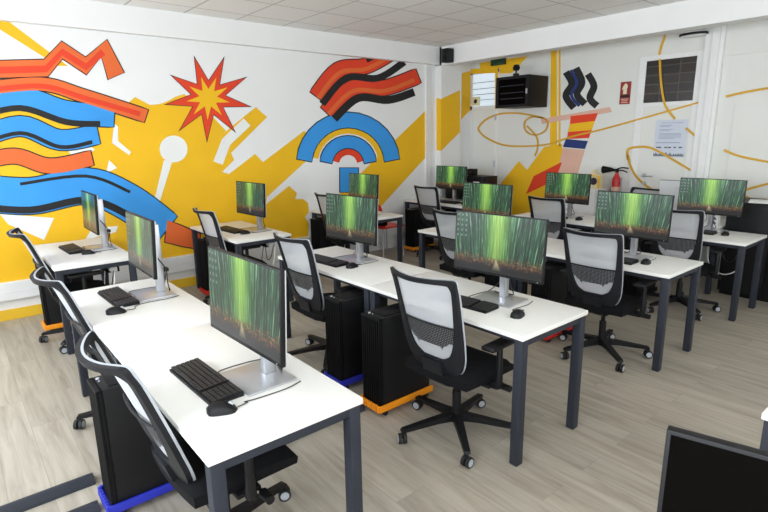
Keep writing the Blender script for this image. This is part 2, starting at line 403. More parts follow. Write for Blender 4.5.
# ------------------------------------------------------------------ painted walls
# each painted shape is a thin coat lying on its wall; outlines are given where they meet the wall
from mathutils.geometry import tessellate_polygon
def paint(name, polys, axis, val, layer, mat, parent, curve=0, grow=0):
    b = BM(); s = -1
    t = .0012 * layer
    for poly in polys:
        P = [Vector((u, v, 0)) for u, v in poly]
        if curve: P = smooth_pts(P, curve, True)
        if grow:
            c = sum(P, Vector()) / len(P); area = sum(P[i - 1].x * P[i].y - P[i].x * P[i - 1].y for i in range(len(P)))
            sg = 1 if area > 0 else -1; Q = []
            for i, p in enumerate(P):
                d = (P[(i + 1) % len(P)] - P[i - 1]); d = Vector((d.y, -d.x, 0)) * sg
                d = d.normalized() if d.length else d
                Q.append(p + d * grow)
            P = Q
        W = [on_wall(p.x, p.y, axis, val) for p in P]
        tr = tessellate_polygon([[Vector((w.x + w.y, w.z, 0)) for w in W]])
        off = Vector((-t, 0, 0)) if axis == 0 else Vector((0, -t, 0))
        A = [b.verts.new(w) for w in W]; B = [b.verts.new(w + off) for w in W]
        for i, j, k in tr:
            try: b.faces.new((B[i], B[j], B[k]))
            except ValueError: pass
        n = len(W)
        for i in range(n): b.faces.new((A[i], A[(i + 1) % n], B[(i + 1) % n], B[i]))
    return obj(name, b, mat, parent, 0)
def stroke(pts, w, sm=6):
    """a painted line as an outline: centre line in the picture, width in pixels"""
    P = smooth_pts([Vector((u, v, 0)) for u, v in pts], sm) if sm else [Vector((u, v, 0)) for u, v in pts]
    Lp, Rp = [], []
    for i, p in enumerate(P):
        d = P[min(i + 1, len(P) - 1)] - P[max(i - 1, 0)]; d.normalize(); n_ = Vector((-d.y, d.x, 0)) * (w / 2)
        Lp.append((p.x + n_.x, p.y + n_.y)); Rp.append((p.x - n_.x, p.y - n_.y))
    return Lp + Rp[::-1]
MW = (1, YM)
yel = thing('skyline_wall_art', 'yellow skyline silhouette and diagonal bands painted across the white mural wall', 'mural', on_wall(200, 250, 1, YM))
yel.location.y = YM
def wart(parent, name, polys, axis, val, layer, mat, **k):
    for poly in polys:
        o = paint(name, [poly], axis, val, layer, mat, parent=parent, **k)
        o.matrix_parent_inverse = Matrix.Translation(parent.location).inverted()
wart(yel, 'yellow_field', [
    [(-25, 290), (-25, 62), (0, 66), (30, 80), (90, 92), (113, 98), (128, 103), (135, 97), (150, 105), (160, 104), (168, 101), (175, 97), (184, 94), (200, 103), (213, 117), (226, 131), (222, 135), (231, 127), (256, 107), (260, 111), (267, 117), (231, 153), (234, 160), (222, 172), (229, 174), (255, 154), (263, 162), (304, 131), (322, 144), (318, 150), (267, 197), (266, 204), (289, 186), (297, 193), (295, 199), (303, 199), (308, 203), (309, 212), (305, 217), (309, 224), (308, 236), (300, 250), (262, 258), (200, 258), (100, 272)],
    [(-25, -2), (0, 15), (68, 66), (58, 66), (-25, 14)],
    [(425, 111), (425, 158), (384, 203), (368, 222), (330, 232), (330, 203)]], *MW, 1, 'yellow')
wart(yel, 'white_patch', [
    stroke([(247, 122), (226, 142), (218, 163)], 10, 0),
    [(114, 123), (118, 127), (118, 141), (131, 152), (129, 155), (112, 143)],
    [(106, 173), (109, 160), (117, 168)],
    [(0, 214), (8, 224), (44, 240), (54, 218)], [(85, 240), (92, 228), (118, 226), (116, 232)], [(60, 140), (75, 160), (95, 150), (84, 140)],
    [(173.5 + 14 * math.cos(k * PI / 12), 149 + 13.5 * math.sin(k * PI / 12)) for k in range(24)],
    [(164, 160), (172, 162), (160, 201), (154, 201)]], *MW, 2, 'wpaint')

# wavy blue and orange stripes at the left end of the wall
ab = thing('wave_wall_art', 'large blue and orange wavy stripes painted at the left end of the mural wall', 'mural', on_wall(80, 150, 1, YM)); ab.location.y = YM
bl = [stroke([(-25, 108), (20, 98), (66, 112), (114, 116)], 22), stroke([(-25, 140), (20, 126), (60, 140), (98, 134)], 20), stroke([(-25, 192), (30, 196), (86, 186), (128, 202), (166, 230)], 36)]
og = [stroke([(-25, 70), (46, 68), (62, 50), (86, 66), (104, 48), (116, 76)], 17, 0), stroke([(-25, 90), (40, 84), (84, 96), (146, 116)], 13), stroke([(-25, 164), (14, 156), (50, 166), (92, 158)], 15), [(167, 220), (182, 226), (200, 234), (199, 249), (182, 246), (165, 242)]]
wart(ab, 'black_outline', bl + og, *MW, 3, 'ink', grow=1.2)
wart(ab, 'blue_wave', bl, *MW, 4, 'blue')
wart(ab, 'orange_wave', og, *MW, 5, 'orange')
wart(ab, 'red_wave', [stroke([(-25, 71), (46, 69), (62, 52), (86, 67), (103, 52)], 7, 0), stroke([(-25, 92), (40, 86), (84, 98), (140, 114)], 5)], *MW, 6, 'red')
wart(ab, 'black_line', [stroke([(-25, 118), (20, 108), (66, 122), (100, 124)], 6), stroke([(-25, 206), (30, 210), (86, 200), (126, 214), (156, 238)], 7), stroke([(-25, 147), (20, 133), (60, 147), (92, 142)], 4), stroke([(20, 184), (86, 176), (130, 192)], 3)], *MW, 6, 'ink')
# small red and yellow starburst
bu = thing('burst_wall_art', 'small red and yellow starburst painted high above the white dot', 'mural', on_wall(205, 100, 1, YM)); bu.location.y = YM
def star(cx, cy, R, r, n, a0): return [(cx + (R if k % 2 == 0 else r) * math.cos(a0 + PI * k / n), cy + (R if k % 2 == 0 else r) * math.sin(a0 + PI * k / n)) for k in range(2 * n)]
wart(bu, 'black_outline', [star(208, 98, 45, 18, 9, .2)], *MW, 3, 'ink')
wart(bu, 'red_star', [star(208, 98, 42, 17, 9, .2)], *MW, 4, 'red')
wart(bu, 'yellow_star', [star(208, 98, 22, 9, 9, .2)], *MW, 5, 'yellow')
# red ribbons above blue arches
bn = thing('ribbon_wall_art', 'red, orange and black ribbons over blue arches painted right of the mural centre', 'mural', on_wall(360, 120, 1, YM)); bn.location.y = YM
def arc(cx, cy, r, a0, a1, w, n=14): return stroke([(cx + r * math.cos(math.radians(a0 + (a1 - a0) * k / n)), cy + r * math.sin(math.radians(a0 + (a1 - a0) * k / n))) for k in range(n + 1)], w, 0)
rb = [stroke([(316, 96), (338, 70), (366, 66), (392, 52)], 15), stroke([(326, 112), (352, 88), (384, 88), (418, 76)], 15)]
bb = [arc(348, 164, 44, 185, 355, 15), arc(348, 164, 22, 185, 355, 12), [(340, 168), (358, 168), (358, 192), (340, 192)]]
kb_ = [stroke([(322, 104), (346, 78), (378, 78), (404, 62)], 7), stroke([(334, 119), (358, 98), (388, 100), (414, 92)], 8), stroke([(366, 60), (380, 52), (394, 41)], 6)]
wart(bn, 'black_outline', rb + bb, *MW, 3, 'ink', grow=1.1)
wart(bn, 'black_ribbon', kb_, *MW, 5, 'ink')
wart(bn, 'red_ribbon', rb, *MW, 4, 'red')
wart(bn, 'orange_ribbon', [stroke([(318, 98), (339, 73), (366, 69), (390, 56)], 4), stroke([(328, 114), (353, 91), (384, 91), (414, 80)], 4)], *MW, 5, 'orange')
wart(bn, 'blue_arch', bb, *MW, 4, 'blue')
wart(bn, 'yellow_arch', [arc(348, 164, 33, 190, 350, 5)], *MW, 4, 'yellow')
wart(bn, 'red_arch', [arc(348, 164, 12, 190, 350, 6)], *MW, 4, 'red')

# back wall
BW = (0, XB)
yb = thing('stripe_wall_art', 'yellow stripes and bands painted on the back wall around the corner door', 'mural', on_wall(510, 120, 0, XB)); yb.location.x = XB
wart(yb, 'yellow_stripe', [
    [(551, 50), (557, 49), (557, 146), (550, 146)], [(558.6, 49), (560.6, 49), (560.6, 146), (558.6, 146)],
    [(497, 188), (519, 161), (527, 170), (544, 147), (562, 144), (566, 215), (498, 215)],
    [(480, 63), (528, 56), (512, 73), (497, 74), (480, 74)]], *BW, 1, 'yellow')
wart(yb, 'yellow_surround', [[(468, 69), (498, 68), (498, 73), (468, 74)], [(495, 73), (498, 73), (498, 109), (495, 109)]], 0, XB - .014, 1, 'yellow')
wart(yb, 'yellow_return', [[(459, 74), (470.3, 71), (470.3, 110), (459, 122)]], 1, YM, 1, 'yellow')
yp = thing('pillar_wall_art', 'yellow slanted block painted on the corner pillar', 'mural', (6.25, 6.07, 1.8))
wart(yp, 'yellow_block', [[(441, 99), (460, 90), (460, 132), (441, 151)]], 1, 6.07, 1, 'yellow')
wart(yp, 'yellow_side', [[(436.5, 98), (441, 99), (441, 151), (436.5, 150)]], 0, 6.25, 1, 'yellow')
ar = thing('stripe_fan_wall_art', 'fan of black, navy, red, gold and peach stripes painted on the back wall', 'mural', on_wall(580, 120, 0, XB)); ar.location.x = XB
wart(ar, 'black_stripe', [stroke([(566, 72), (572, 84), (566, 96), (574, 108)], 7), stroke([(576, 68), (582, 82), (577, 94), (585, 104)], 7), stroke([(588, 74), (594, 86), (590, 98), (597, 106)], 7)], *BW, 3, 'ink')
wart(ar, 'navy_stripe', [stroke([(571, 70), (577, 83), (571.5, 95), (579.5, 106)], 3), [(566, 139), (588, 141), (585, 149), (563, 147)]], *BW, 4, 'navy')
wart(ar, 'peach_stripe', [[(541, 119), (610, 107), (612, 112), (542, 124)], [(563, 148), (585, 150), (576, 180), (556, 178)]], *BW, 3, 'peach')
wart(ar, 'red_stripe', [[(571, 116), (598, 113), (595, 121), (570, 124)], [(568, 132), (592, 130), (589, 138), (567, 139)], [(526, 194), (534, 176), (562, 162), (556, 180)]], *BW, 4, 'red')
wart(ar, 'gold_stripe', [[(570, 124), (595, 121), (592, 130), (568, 132)]], *BW, 4, 'yellow')
lp = thing('rope_wall_art', 'thin yellow looping rope line painted along the back wall', 'mural', on_wall(640, 120, 0, XB)); lp.location.x = XB
c1 = [(544, 118), (530, 115), (515, 113), (500, 114), (487, 119), (479, 127), (480, 132), (487, 138), (500, 144), (512, 146), (530, 146), (549, 144), (574, 136), (600, 130), (640, 119), (704, 101)]
sm_ = [(543, 118), (532, 117), (525, 122), (526, 131), (535, 135), (545, 131), (548, 123), (544, 118)]
wart(lp, 'rope_line', [stroke(c1, 1.7), stroke(sm_, 1.5), stroke([(527, 126), (536, 136), (538, 146), (535, 156)], 1.5)], 0, XB - .008, 6, 'rope')
wart(lp, 'rope_line', [stroke([(665.5, 35), (661, 48), (659, 59)], 2.2)], *BW, 6, 'rope')
wart(lp, 'rope_line', [stroke([(660, 59), (661, 80), (664, 101), (668, 110), (675, 119)], 2.2), stroke([(686, 128), (692, 133), (699, 139)], 2.2)], 0, XB - .014, 6, 'rope')
wart(lp, 'rope_line', [stroke([(628, 160), (627.5, 152), (631, 148), (647, 147), (660, 152), (672, 159), (694, 172)], 2.2), stroke([(628, 155), (630, 164), (636, 176), (648, 187), (662, 194)], 2.2)], 0, XB - .010, 6, 'rope')
wart(lp, 'rope_line', [stroke([(726, 96.5), (746, 92), (775, 87)], 2.2), stroke([(724, 150), (736, 155), (750, 158.5), (775, 163)], 2.2), stroke([(740, 192), (752, 188), (775, 182)], 2.2), stroke([(740, 194), (748, 197.5), (757, 203)], 2.2)], 0, XB - .014, 6, 'rope')

# ------------------------------------------------------------------ desks
ZT, DD = .74, .615
ROWN = {'A': 'leftmost', 'B': 'second', 'C': 'third', 'D': 'rightmost'}
ROWL = {'A': 'leftmost desk row', 'B': 'second desk row from left', 'C': 'third desk row from left', 'D': 'rightmost desk row'}
SEAT = {'1': 'at the near end of', '2': 'in the middle of', '3': 'by the mural in'}
def make_desk(L):
    t = thing('desk', '', 'desk')
    b = BM(); box(b, 0, DD, 0.0006, L - .0006, ZT - .025, ZT, .002); obj('desk_top', b, 'desk', t, 30)
    for x in (.008, DD - .058):
        for y in (.008, L - .058):
            b = BM(); box(b, x, x + .05, y, y + .05, 0.004, ZT - .025, .003); f = BM()
            lg = obj('leg', b, 'steel', t, 30)
            box(f, x + .005, x + .045, y + .005, y + .045, 0, .006); obj('foot', f, 'blackm', lg, 0)
    b = BM()
    for y in (.013, L - .053): box(b, .058, DD - .058, y, y + .04, ZT - .065, ZT - .025, .002)
    for x in (.05, DD - .09): box(b, x, x + .04, .058, L - .058, ZT - .065, ZT - .025, .002)
    obj('frame', b, 'steel', t, 30)
    b = BM(); box(b, DD - .2, DD - .1, .2, L - .2, ZT - .15, ZT - .14, .002)
    for x in (DD - .2, DD - .104): box(b, x, x + .004, .2, L - .2, ZT - .145, ZT - .09)
    for y in (.25, L - .25): box(b, DD - .2, DD - .1, y, y + .012, ZT - .15, ZT - .0255)
    obj('cable_tray', b, 'blackm', t, 0)
    return t
desks = {
    'A1': (.50, 1.487, 1.233), 'A2': (.50, 2.722, 1.213), 'A3': (.56, 4.78, 1.25),
    'B1': (2.09, 1.45, 1.25), 'B2': (2.09, 2.702, 1.25), 'B3': (2.10, 4.80, 1.24),
    'C1': (3.81, 1.462, 1.283), 'C2': (3.81, 2.747, 1.283), 'C3': (3.82, 4.96, 1.22),
    'D1': (5.407, 1.468, 1.25), 'D2': (5.407, 2.72, 1.25), 'D3': (5.53, 4.92, 1.24),
    'E1': (.50, -.78, 1.25), 'F1': (2.12, -.805, 1.26)}
protos = {}
for k, (x, y, L) in desks.items():
    key = round(L, 3)
    if key in protos: d = copy_tree(protos[key])
    else: d = make_desk(L); protos[key] = d
    d.location = (x, y, 0); d['group'] = 'white classroom desks'
    if k == 'E1': d['label'] = 'white desk below the switched-off monitor at the bottom right'
    elif k == 'F1': d['label'] = 'white desk whose corner shows at the right edge of the photo'
    else: d['label'] = 'white desk ' + SEAT[k[1]] + ' ' + ROWL[k[0]]

# ------------------------------------------------------------------ office chairs (face +X)
def back_x(y, z, bow=0):
    P = [(.36, -.14), (.44, -.174), (.52, -.2), (.62, -.226), (.75, -.256), (.9, -.292), (1.06, -.334)]
    for (z0, a), (z1, c) in zip(P, P[1:]):
        if z <= z1: break
    x = a + (c - a) * (z - z0) / (z1 - z0) + .62 * y * y
    if bow:      # the top rail bows back like a handle, clear of the mesh
        f = min(1, max(0, (z - .955) / .055)); f = f * f * (3 - 2 * f)
        x -= .052 * f * max(0, 1 - (y / .236) ** 2)
    return x
OUT = [(0, 1.03), (.12, 1.032), (.205, 1.034), (.236, 1.026), (.238, .98), (.234, .88), (.229, .76), (.222, .64), (.207, .545), (.172, .48), (.108, .45), (0, .442)]
INN = [(0, 1.006), (.12, 1.008), (.19, 1.006), (.208, .998), (.208, .965), (.2, .87), (.188, .76), (.17, .665), (.145, .6), (.11, .562), (.06, .545), (0, .542)]
def sm_half(H): return [(p.x, p.y) for p in smooth_pts([Vector((a, c, 0)) for a, c in H], 4)]
OUT = [(a * .94, c) for a, c in OUT]; INN = [(a * .94, c) for a, c in INN]
OUTS, INNS = sm_half(OUT), sm_half(INN)
def hw(z, H=INNS):
    for (a0, z0), (a1, z1) in zip(H, H[1:]):
        if z1 <= z <= z0 and z0 != z1: return a0 + (a1 - a0) * (z - z0) / (z1 - z0)
    return H[0][0] if z > H[0][1] else 0
def ring_loop(H): return H + [(-a, c) for a, c in H[-2:0:-1]]
def make_chair():
    t = thing('office_chair', '', 'chair')
    # five star foot
    b = BM(); cyl(b, (0, 0, .075), (0, 0, .135), .038, .03, 20)
    for k in range(5):
        a = 2 * PI * k / 5 + .23; R = Matrix.Rotation(a, 4, 'Z')
        pr = [(.02, .085), (.02, .13), (.13, .118), (.345, .092), (.355, .078), (.34, .07), (.13, .086)]
        prism(b, pr, lambda p, q, tt: R @ Vector((p, tt * (1.25 - p * 1.45), q)), -.022, .022)
    obj('star_base', b, 'black', t, 30)
    for k in range(5):
        a = 2 * PI * k / 5 + .23; c = Vector((math.cos(a) * .345, math.sin(a) * .345, .031)); w = a + .9 + k
        ax = Vector((math.cos(w), math.sin(w), 0))
        b = BM(); cyl(b, c - ax * .024, c - ax * .006, .03, n=18); cyl(b, c + ax * .006, c + ax * .024, .03, n=18)
        cyl(b, c + Vector((0, 0, 0)), c + Vector((0, 0, .045)), .008, n=8)
        ca = obj('caster', b, 'pad', t, 30)
        for q in (-1, 1):
            b = BM(); cyl(b, c + ax * .023 * q, c + ax * .0255 * q, .021, n=18); obj('wheel_rim', b, 'trim', ca, 30)
    b = BM(); cyl(b, (0, 0, .135), (0, 0, .27), .026); cyl(b, (0, 0, .27), (0, 0, .38), .016); obj('gas_lift', b, 'black', t, 30)
    b = BM(); box(b, -.14, .13, -.09, .09, .365, .405, .008); box(b, -.05, .05, -.26, .26, .385, .403, .004); obj('seat_mechanism', b, 'black', t, 30)
    b = BM(); cyl(b, (.05, -.09, .385), (.05, -.29, .375), .008); cyl(b, (.05, -.27, .376), (.05, -.33, .374), .02, .018); obj('lever', b, 'black', t)
    # seat cushion, rounded, front edge dropping
    b = BM(); nx, ny = 14, 12; top, bot = [], []
    for i in range(nx + 1):
        s = -1 + 2 * i / nx; rt, rb_ = [], []
        for j in range(ny + 1):
            q = -1 + 2 * j / ny
            x = .02 + s * .235 * (1 - .06 * q * q); y = q * .24 * (1 - .05 * s * s)
            e = max(abs(s), abs(q)); fall = .0 if e < .72 else ((e - .72) / .28) ** 2 * .028
            z = .478 - fall - (.03 * max(0, s) ** 2.5) + .006 * (q * q)
            rt.append(b.verts.new((x, y, z))); rb_.append(b.verts.new((x * .985, y * .985, .408 - (.012 * max(0, s) ** 2))))
        top.append(rt); bot.append(rb_)
    for i in range(nx):
        for j in range(ny):
            b.faces.new((top[i][j], top[i + 1][j], top[i + 1][j + 1], top[i][j + 1])); b.faces.new((bot[i][j], bot[i][j + 1], bot[i + 1][j + 1], bot[i + 1][j]))
    for i in range(nx):
        for j in (0, ny): b.faces.new((top[i][j], top[i + 1][j], bot[i + 1][j], bot[i][j]))
    for j in range(ny):
        for i in (0, nx): b.faces.new((top[i][j], top[i][j + 1], bot[i][j + 1], bot[i][j]))
    obj('seat', b, 'fabric', t, 50)
    # back: ring frame, mesh, lumbar pad, edge trim, stem
    O, I = ring_loop(OUTS), ring_loop(INNS); n = len(O)
    def ring(b, A, B, x0, x1):
        r = [[b.verts.new((back_x(y, z, 1) + dx, y, z)) for y, z in Lp] for Lp, dx in ((A, x0), (A, x1), (B, x1), (B, x0))]
        for q in range(4):
            P, Q = r[q], r[(q + 1) % 4]
            for k in range(n): b.faces.new((P[k], P[(k + 1) % n], Q[(k + 1) % n], Q[k]))
    b = BM(); ring(b, O, I, -.016, .012); bf = obj('back_frame', b, 'frame', t, 40)
    b = BM(); G = [(y * 1.012, .74 + (z - .74) * 1.008) for y, z in O]
    ring(b, G, O, .004, .013); obj('edge_trim', b, 'trim', bf, 40)
    b = BM(); rows = []
    for i in range(19):
        z = 1.008 - i * (1.008 - .548) / 18; h_ = max(hw(z), .03)
        if i == 0: h_ = .178
        rows.append([b.verts.new((back_x(h_ * q / 6, z), h_ * q / 6, z)) for q in range(-6, 7)])
    for A, B in zip(rows, rows[1:]):
        for k in range(12): b.faces.new((A[k], A[k + 1], B[k + 1], B[k]))
    obj('back_mesh', b, 'mesh', t, 60)
    b = BM(); cols = []
    for k in range(25):
        q = -1 + k / 12; zt = .757; aq = abs(q)
        zb = .662 if aq > .82 else (.64 if aq > .62 else (.612 if aq > .5 else .632))
        y1 = q * hw(zt) * 1.0; y2 = q * hw(zb) * 1.0
        cols.append([b.verts.new((back_x(y, z) - .012, y, z)) for y, z in ((y1, zt), ((y1 + y2) / 2, (zt + zb) / 2), (y2, zb))])
    for A, B in zip(cols, cols[1:]):
        for k in range(2): b.faces.new((A[k], A[k + 1], B[k + 1], B[k]))
    lb = obj('lumbar_pad', b, 'lumbar', t, 60)
    b = BM(); y_, n_ = hw(.757), 12
    for z, dz in ((.757, .006),):
        tube(b, [(back_x(y_ * q / n_, z) - .013, y_ * q / n_, z) for q in range(-n_, n_ + 1)], .006, 6, 0)
    obj('pad_rim', b, 'black', lb, 40)
    b = BM()
    pr = [(-.10, .366), (-.10, .40), (-.15, .418), (-.178, .46), (-.20, .53), (-.23, .53), (-.215, .455), (-.185, .385), (-.15, .366)]
    prism(b, pr, lambda p, q, tt: Vector((p, tt, q)), -.07, .07); obj('back_stem', b, 'frame', t, 40)
    for s in (-1, 1):
        b = BM(); tube(b, [(0, s * .25, .394), (-.005, s * .285, .40), (-.012, s * .297, .44), (-.012, s * .297, .52), (-.012, s * .295, .632)], .018, 10, 5, rad=lambda q: .016 + .008 * (1 - q))
        a = obj('armrest', b, 'black', t, 40)
        b = BM(); box(b, -.12, .13, s * .29 - .04, s * .29 + .04, .63, .655, .011, 3); obj('arm_pad', b, 'black', a, 40)
    return t
chairs = {'A1': (.71, 1.96, 2), 'A2': (.73, 3.32, 2), 'A3': (.775, 5.12, 0), 'B1': (2.12, 1.91, 3), 'B2': (2.16, 3.30, 1), 'B3': (2.26, 5.19, 0),
          'C1': (3.84, 1.93, 2), 'C2': (3.90, 3.37, 0), 'C3': (3.93, 5.52, -4), 'D1': (5.43, 1.98, 2), 'D2': (5.43, 3.35, 0), 'D3': (5.46, 5.30, 0)}
def recline(c):
    """the chairs of the leftmost row are set a little further back"""
    R = Matrix.Translation((-.19, 0, .42)) @ Matrix.Rotation(math.radians(-6), 4, 'Y') @ Matrix.Translation((.19, 0, -.42))
    for p in c.children:
        if p.name.startswith(('back_frame', 'back_mesh', 'lumbar_pad', 'back_stem')): p.matrix_basis = R
ch0 = None
for k, (x, y, rz) in chairs.items():
    if ch0 is None: ch0 = make_chair(); c = ch0
    else: c = copy_tree(ch0)
    c.location = (x, y, 0); c.rotation_euler = (0, 0, math.radians(rz))
    tag(c, 'pale mesh-back black chair ' + SEAT[k[1]] + ' ' + ROWL[k[0]], 'chair', 'black mesh-back office chairs')

for c in [o for o in COL.objects if 'mesh-back' in o.get('label', '') and 'leftmost' in o['label']]: recline(c)

# ------------------------------------------------------------------ monitors (screen faces -X)
def make_monitor(W, H, on=True, zc=.345):
    t = thing('monitor', '', 'monitor')
    # local origin: under the pole, on the desk.  screen centre sits at x = -.08
    tl = Matrix.Translation((-.08, 0, zc)) @ Matrix.Rotation(math.radians(3), 4, 'Y')
    b = BM(); box(b, -.004, .016, -W / 2, W / 2, -H / 2, H / 2, .003, 2, tl); p = obj('housing', b, 'black', t, 30)
    b = BM(); box(b, .014, .024, -W / 2 + .004, W / 2 - .004, -H / 2 + .004, H / 2 - .004, .004, 2, tl); box(b, .022, .045, -.12, .12, -.1, .1, .01, 2, tl); o = obj('back_shell', b, 'silverp', t, 30)
    b = BM(); e = .007
    vs = [b.verts.new(tl @ Vector((-.0048, y, z))) for y, z in ((W / 2 - e, -H / 2 + .016), (-W / 2 + e, -H / 2 + .016), (-W / 2 + e, H / 2 - e), (W / 2 - e, H / 2 - e))]
    f = b.faces.new(vs); uv = b.loops.layers.uv.new('UVMap')
    for lo, c in zip(f.loops, ((0, 0), (1, 0), (1, 1), (0, 1))): lo[uv].uv = c
    o = obj('display', b, 'screen' if on else 'screen_off', t, 0)
    if not on: o['label'] = 'black switched-off display'
    b = BM(); cyl(b, tl @ Vector((-.0045, -W / 2 + .03, -H / 2 + .008)), tl @ Vector((-.0055, -W / 2 + .03, -H / 2 + .008)), .003, n=8); obj('power_button', b, 'trim', p)
    b = BM(); box(b, -.01, .042, -.02, .02, .008, zc + .11, .006, 2); obj('stand_neck', b, 'silver', t, 30)
    b = BM(); box(b, -.05, -.008, -.035, .035, zc - .04, zc + .04, .004); obj('tilt_mount', b, 'black', t, 30)
    b = BM(); box(b, -.145, .075, -.135, .135, 0, .009, .003, 2); obj('base_plate', b, 'silver', t, 30)
    b = BM()
    tube(b, [(-.03, .05, zc - .05), (.0, .055, zc - .1), (.06, .03, .13), (.055, .02, .08), (.05, .05, .02), (.07, .1, .012)], .0035, 6)
    tube(b, [(-.03, -.05, zc - .05), (.01, -.05, zc - .11), (.062, .0, .15), (.058, -.02, .07), (.06, -.04, .02), (.08, .03, .012)], .0035, 6)
    tube(b, [(-.02, .06, zc - .06), (.02, .07, zc - .12), (.06, .05, .11), (.06, .09, .05), (.06, .14, .006)], .003, 6)
    box(b, .05, .075, -.02, .03, .14, .165, .004); obj('cable', b, 'cable', t, 40)
    return t
mons = {  # screen centre x, y and turn
    'A1': (.845, 1.92, 1.9, 1), 'A2': (.89, 3.50, -.8, 0), 'A3': (.98, 5.42, -.4, 0), 'B1': (2.45, 1.91, 6.2, 1), 'B2': (2.45, 3.38, 4.3, 1), 'B3': (2.51, 5.29, 3.6, 0),
    'C1': (4.14, 1.92, 1.2, 0), 'C2': (4.02, 3.29, .5, 0), 'C3': (4.08, 5.33, .5, 0), 'D1': (5.86, 1.95, 1.4, 0), 'D2': (5.71, 3.45, -.8, 0), 'D3': (5.98, 5.59, 3.5, 0)}
pm = {}
for k, (x, y, a, big) in mons.items():
    if big in pm: m = copy_tree(pm[big])
    else: m = make_monitor(*((.61, .367) if big else (.59, .355))); pm[big] = m
    a = math.radians(a); px, py = x + .08 * math.cos(a), y + .08 * math.sin(a)
    m.location = (px, py, ZT); m.rotation_euler = (0, 0, a)
    tag(m, 'lit bamboo-path monitor ' + SEAT[k[1]] + ' ' + ROWL[k[0]], 'monitor', 'monitors showing the bamboo path')
m = make_monitor(.59, .355, False); a = math.radians(15); m.location = (.868 + .08 + .025, .03, ZT); m.rotation_euler = (0, 0, a)
tag(m, 'black switched-off monitor at the bottom right corner, closest to the viewer', 'monitor')

# ------------------------------------------------------------------ keyboards and mice
def make_keyboard():
    t = thing('keyboard', '', 'keyboard')
    b = BM(); prism(b, [(-.07, 0), (.07, 0), (.07, .022), (-.07, .012)], lambda p, q, tt: Vector((p, tt, q)), -.225, .225); obj('case', b, 'black', t, 0)
    b = BM(); np_ = BM()
    for r in range(6):
        x = .055 - r * .0215; n_ = 21
        for c in range(n_):
            if c in (15, 18 + 99): continue
            y = .213 - c * .0213
            if r == 5 and 4 <= c <= 9:
                if c == 4: box(b, x - .009, x + .009, y - .115, y + .009, .016 + (x + .07) * .07, .0215 + (x + .07) * .07, .002, 1)
                continue
            box(b if c < 15 else np_, x - .009, x + .009, y - .0092, y + .0092, .014 + (x + .07) * .07, .0215 + (x + .07) * .07)
    obj('key_block', b, 'key', t, 0); obj('number_pad', np_, 'key', t, 0)
    return t
def make_mouse():
    t = thing('computer_mouse', '', 'mouse')
    b = BM(); rings = []
    for i in range(13):
        s = -1 + 2 * i / 12; w = .031 * math.sqrt(max(0, 1 - s ** 4)) + .002; h = .036 * (1 - (abs(s + .15) / 1.16) ** 2.4) + .004
        rings.append([b.verts.new((s * .055, w * math.cos(PI * k / 10), h * math.sin(PI * k / 10) ** .8)) for k in range(11)])
    for A, B in zip(rings, rings[1:]):
        for k in range(10): b.faces.new((A[k], A[k + 1], B[k + 1], B[k]))
        b.faces.new((A[10], A[0], B[0], B[10]))
    b.faces.new(rings[0]); b.faces.new(rings[-1][::-1]); obj('shell', b, 'black', t, 50)
    b = BM(); cyl(b, (.032, -.004, .027), (.032, .004, .027), .01, n=14); obj('scroll_wheel', b, 'trim', t)
    return t
kbs = {'A1': (.70, 2.02, 2), 'A2': (.735, 3.55, 2), 'A3': (.81, 5.50, 3), 'B1': (2.275, 2.02, 5), 'B2': (2.27, 3.48, 4), 'B3': (2.32, 5.43, 4), 'C1': (3.97, 2.0, 2), 'C2': (3.88, 3.44, 0), 'C3': (3.91, 5.45, 0),
       'D1': (5.70, 2.03, 2), 'D2': (5.52, 3.55, 0), 'D3': (5.72, 5.42, 3)}
mice = {'A1': (.66, 1.75, -25), 'A2': (.655, 3.25, -15), 'A3': (.89, 5.2, -20), 'B1': (2.33, 1.66, 15), 'B2': (2.32, 3.19, 10), 'B3': (2.36, 5.14, 0), 'C1': (4.05, 1.735, 10), 'C2': (3.88, 3.12, 5), 'C3': (3.93, 5.1, 0),
        'D1': (5.74, 1.74, 10), 'D2': (5.60, 3.2, 5), 'D3': (5.76, 5.12, 4)}
k0 = m0 = None
for k, (x, y, a) in kbs.items():
    if k0 is None: k0 = make_keyboard(); o = k0
    else: o = copy_tree(k0)
    o.location = (x, y, ZT); o.rotation_euler = (0, 0, math.radians(a)); o.scale = (.95, .95, .9)
    tag(o, 'black keyboard ' + SEAT[k[1]] + ' ' + ROWL[k[0]], 'keyboard', 'black keyboards')
for k, (x, y, a) in mice.items():
    if m0 is None: m0 = make_mouse(); o = m0
    else: o = copy_tree(m0)
    o.location = (x, y, ZT); o.rotation_euler = (0, 0, math.radians(a))
    tag(o, 'black mouse ' + SEAT[k[1]] + ' ' + ROWL[k[0]], 'mouse', 'black computer mice')
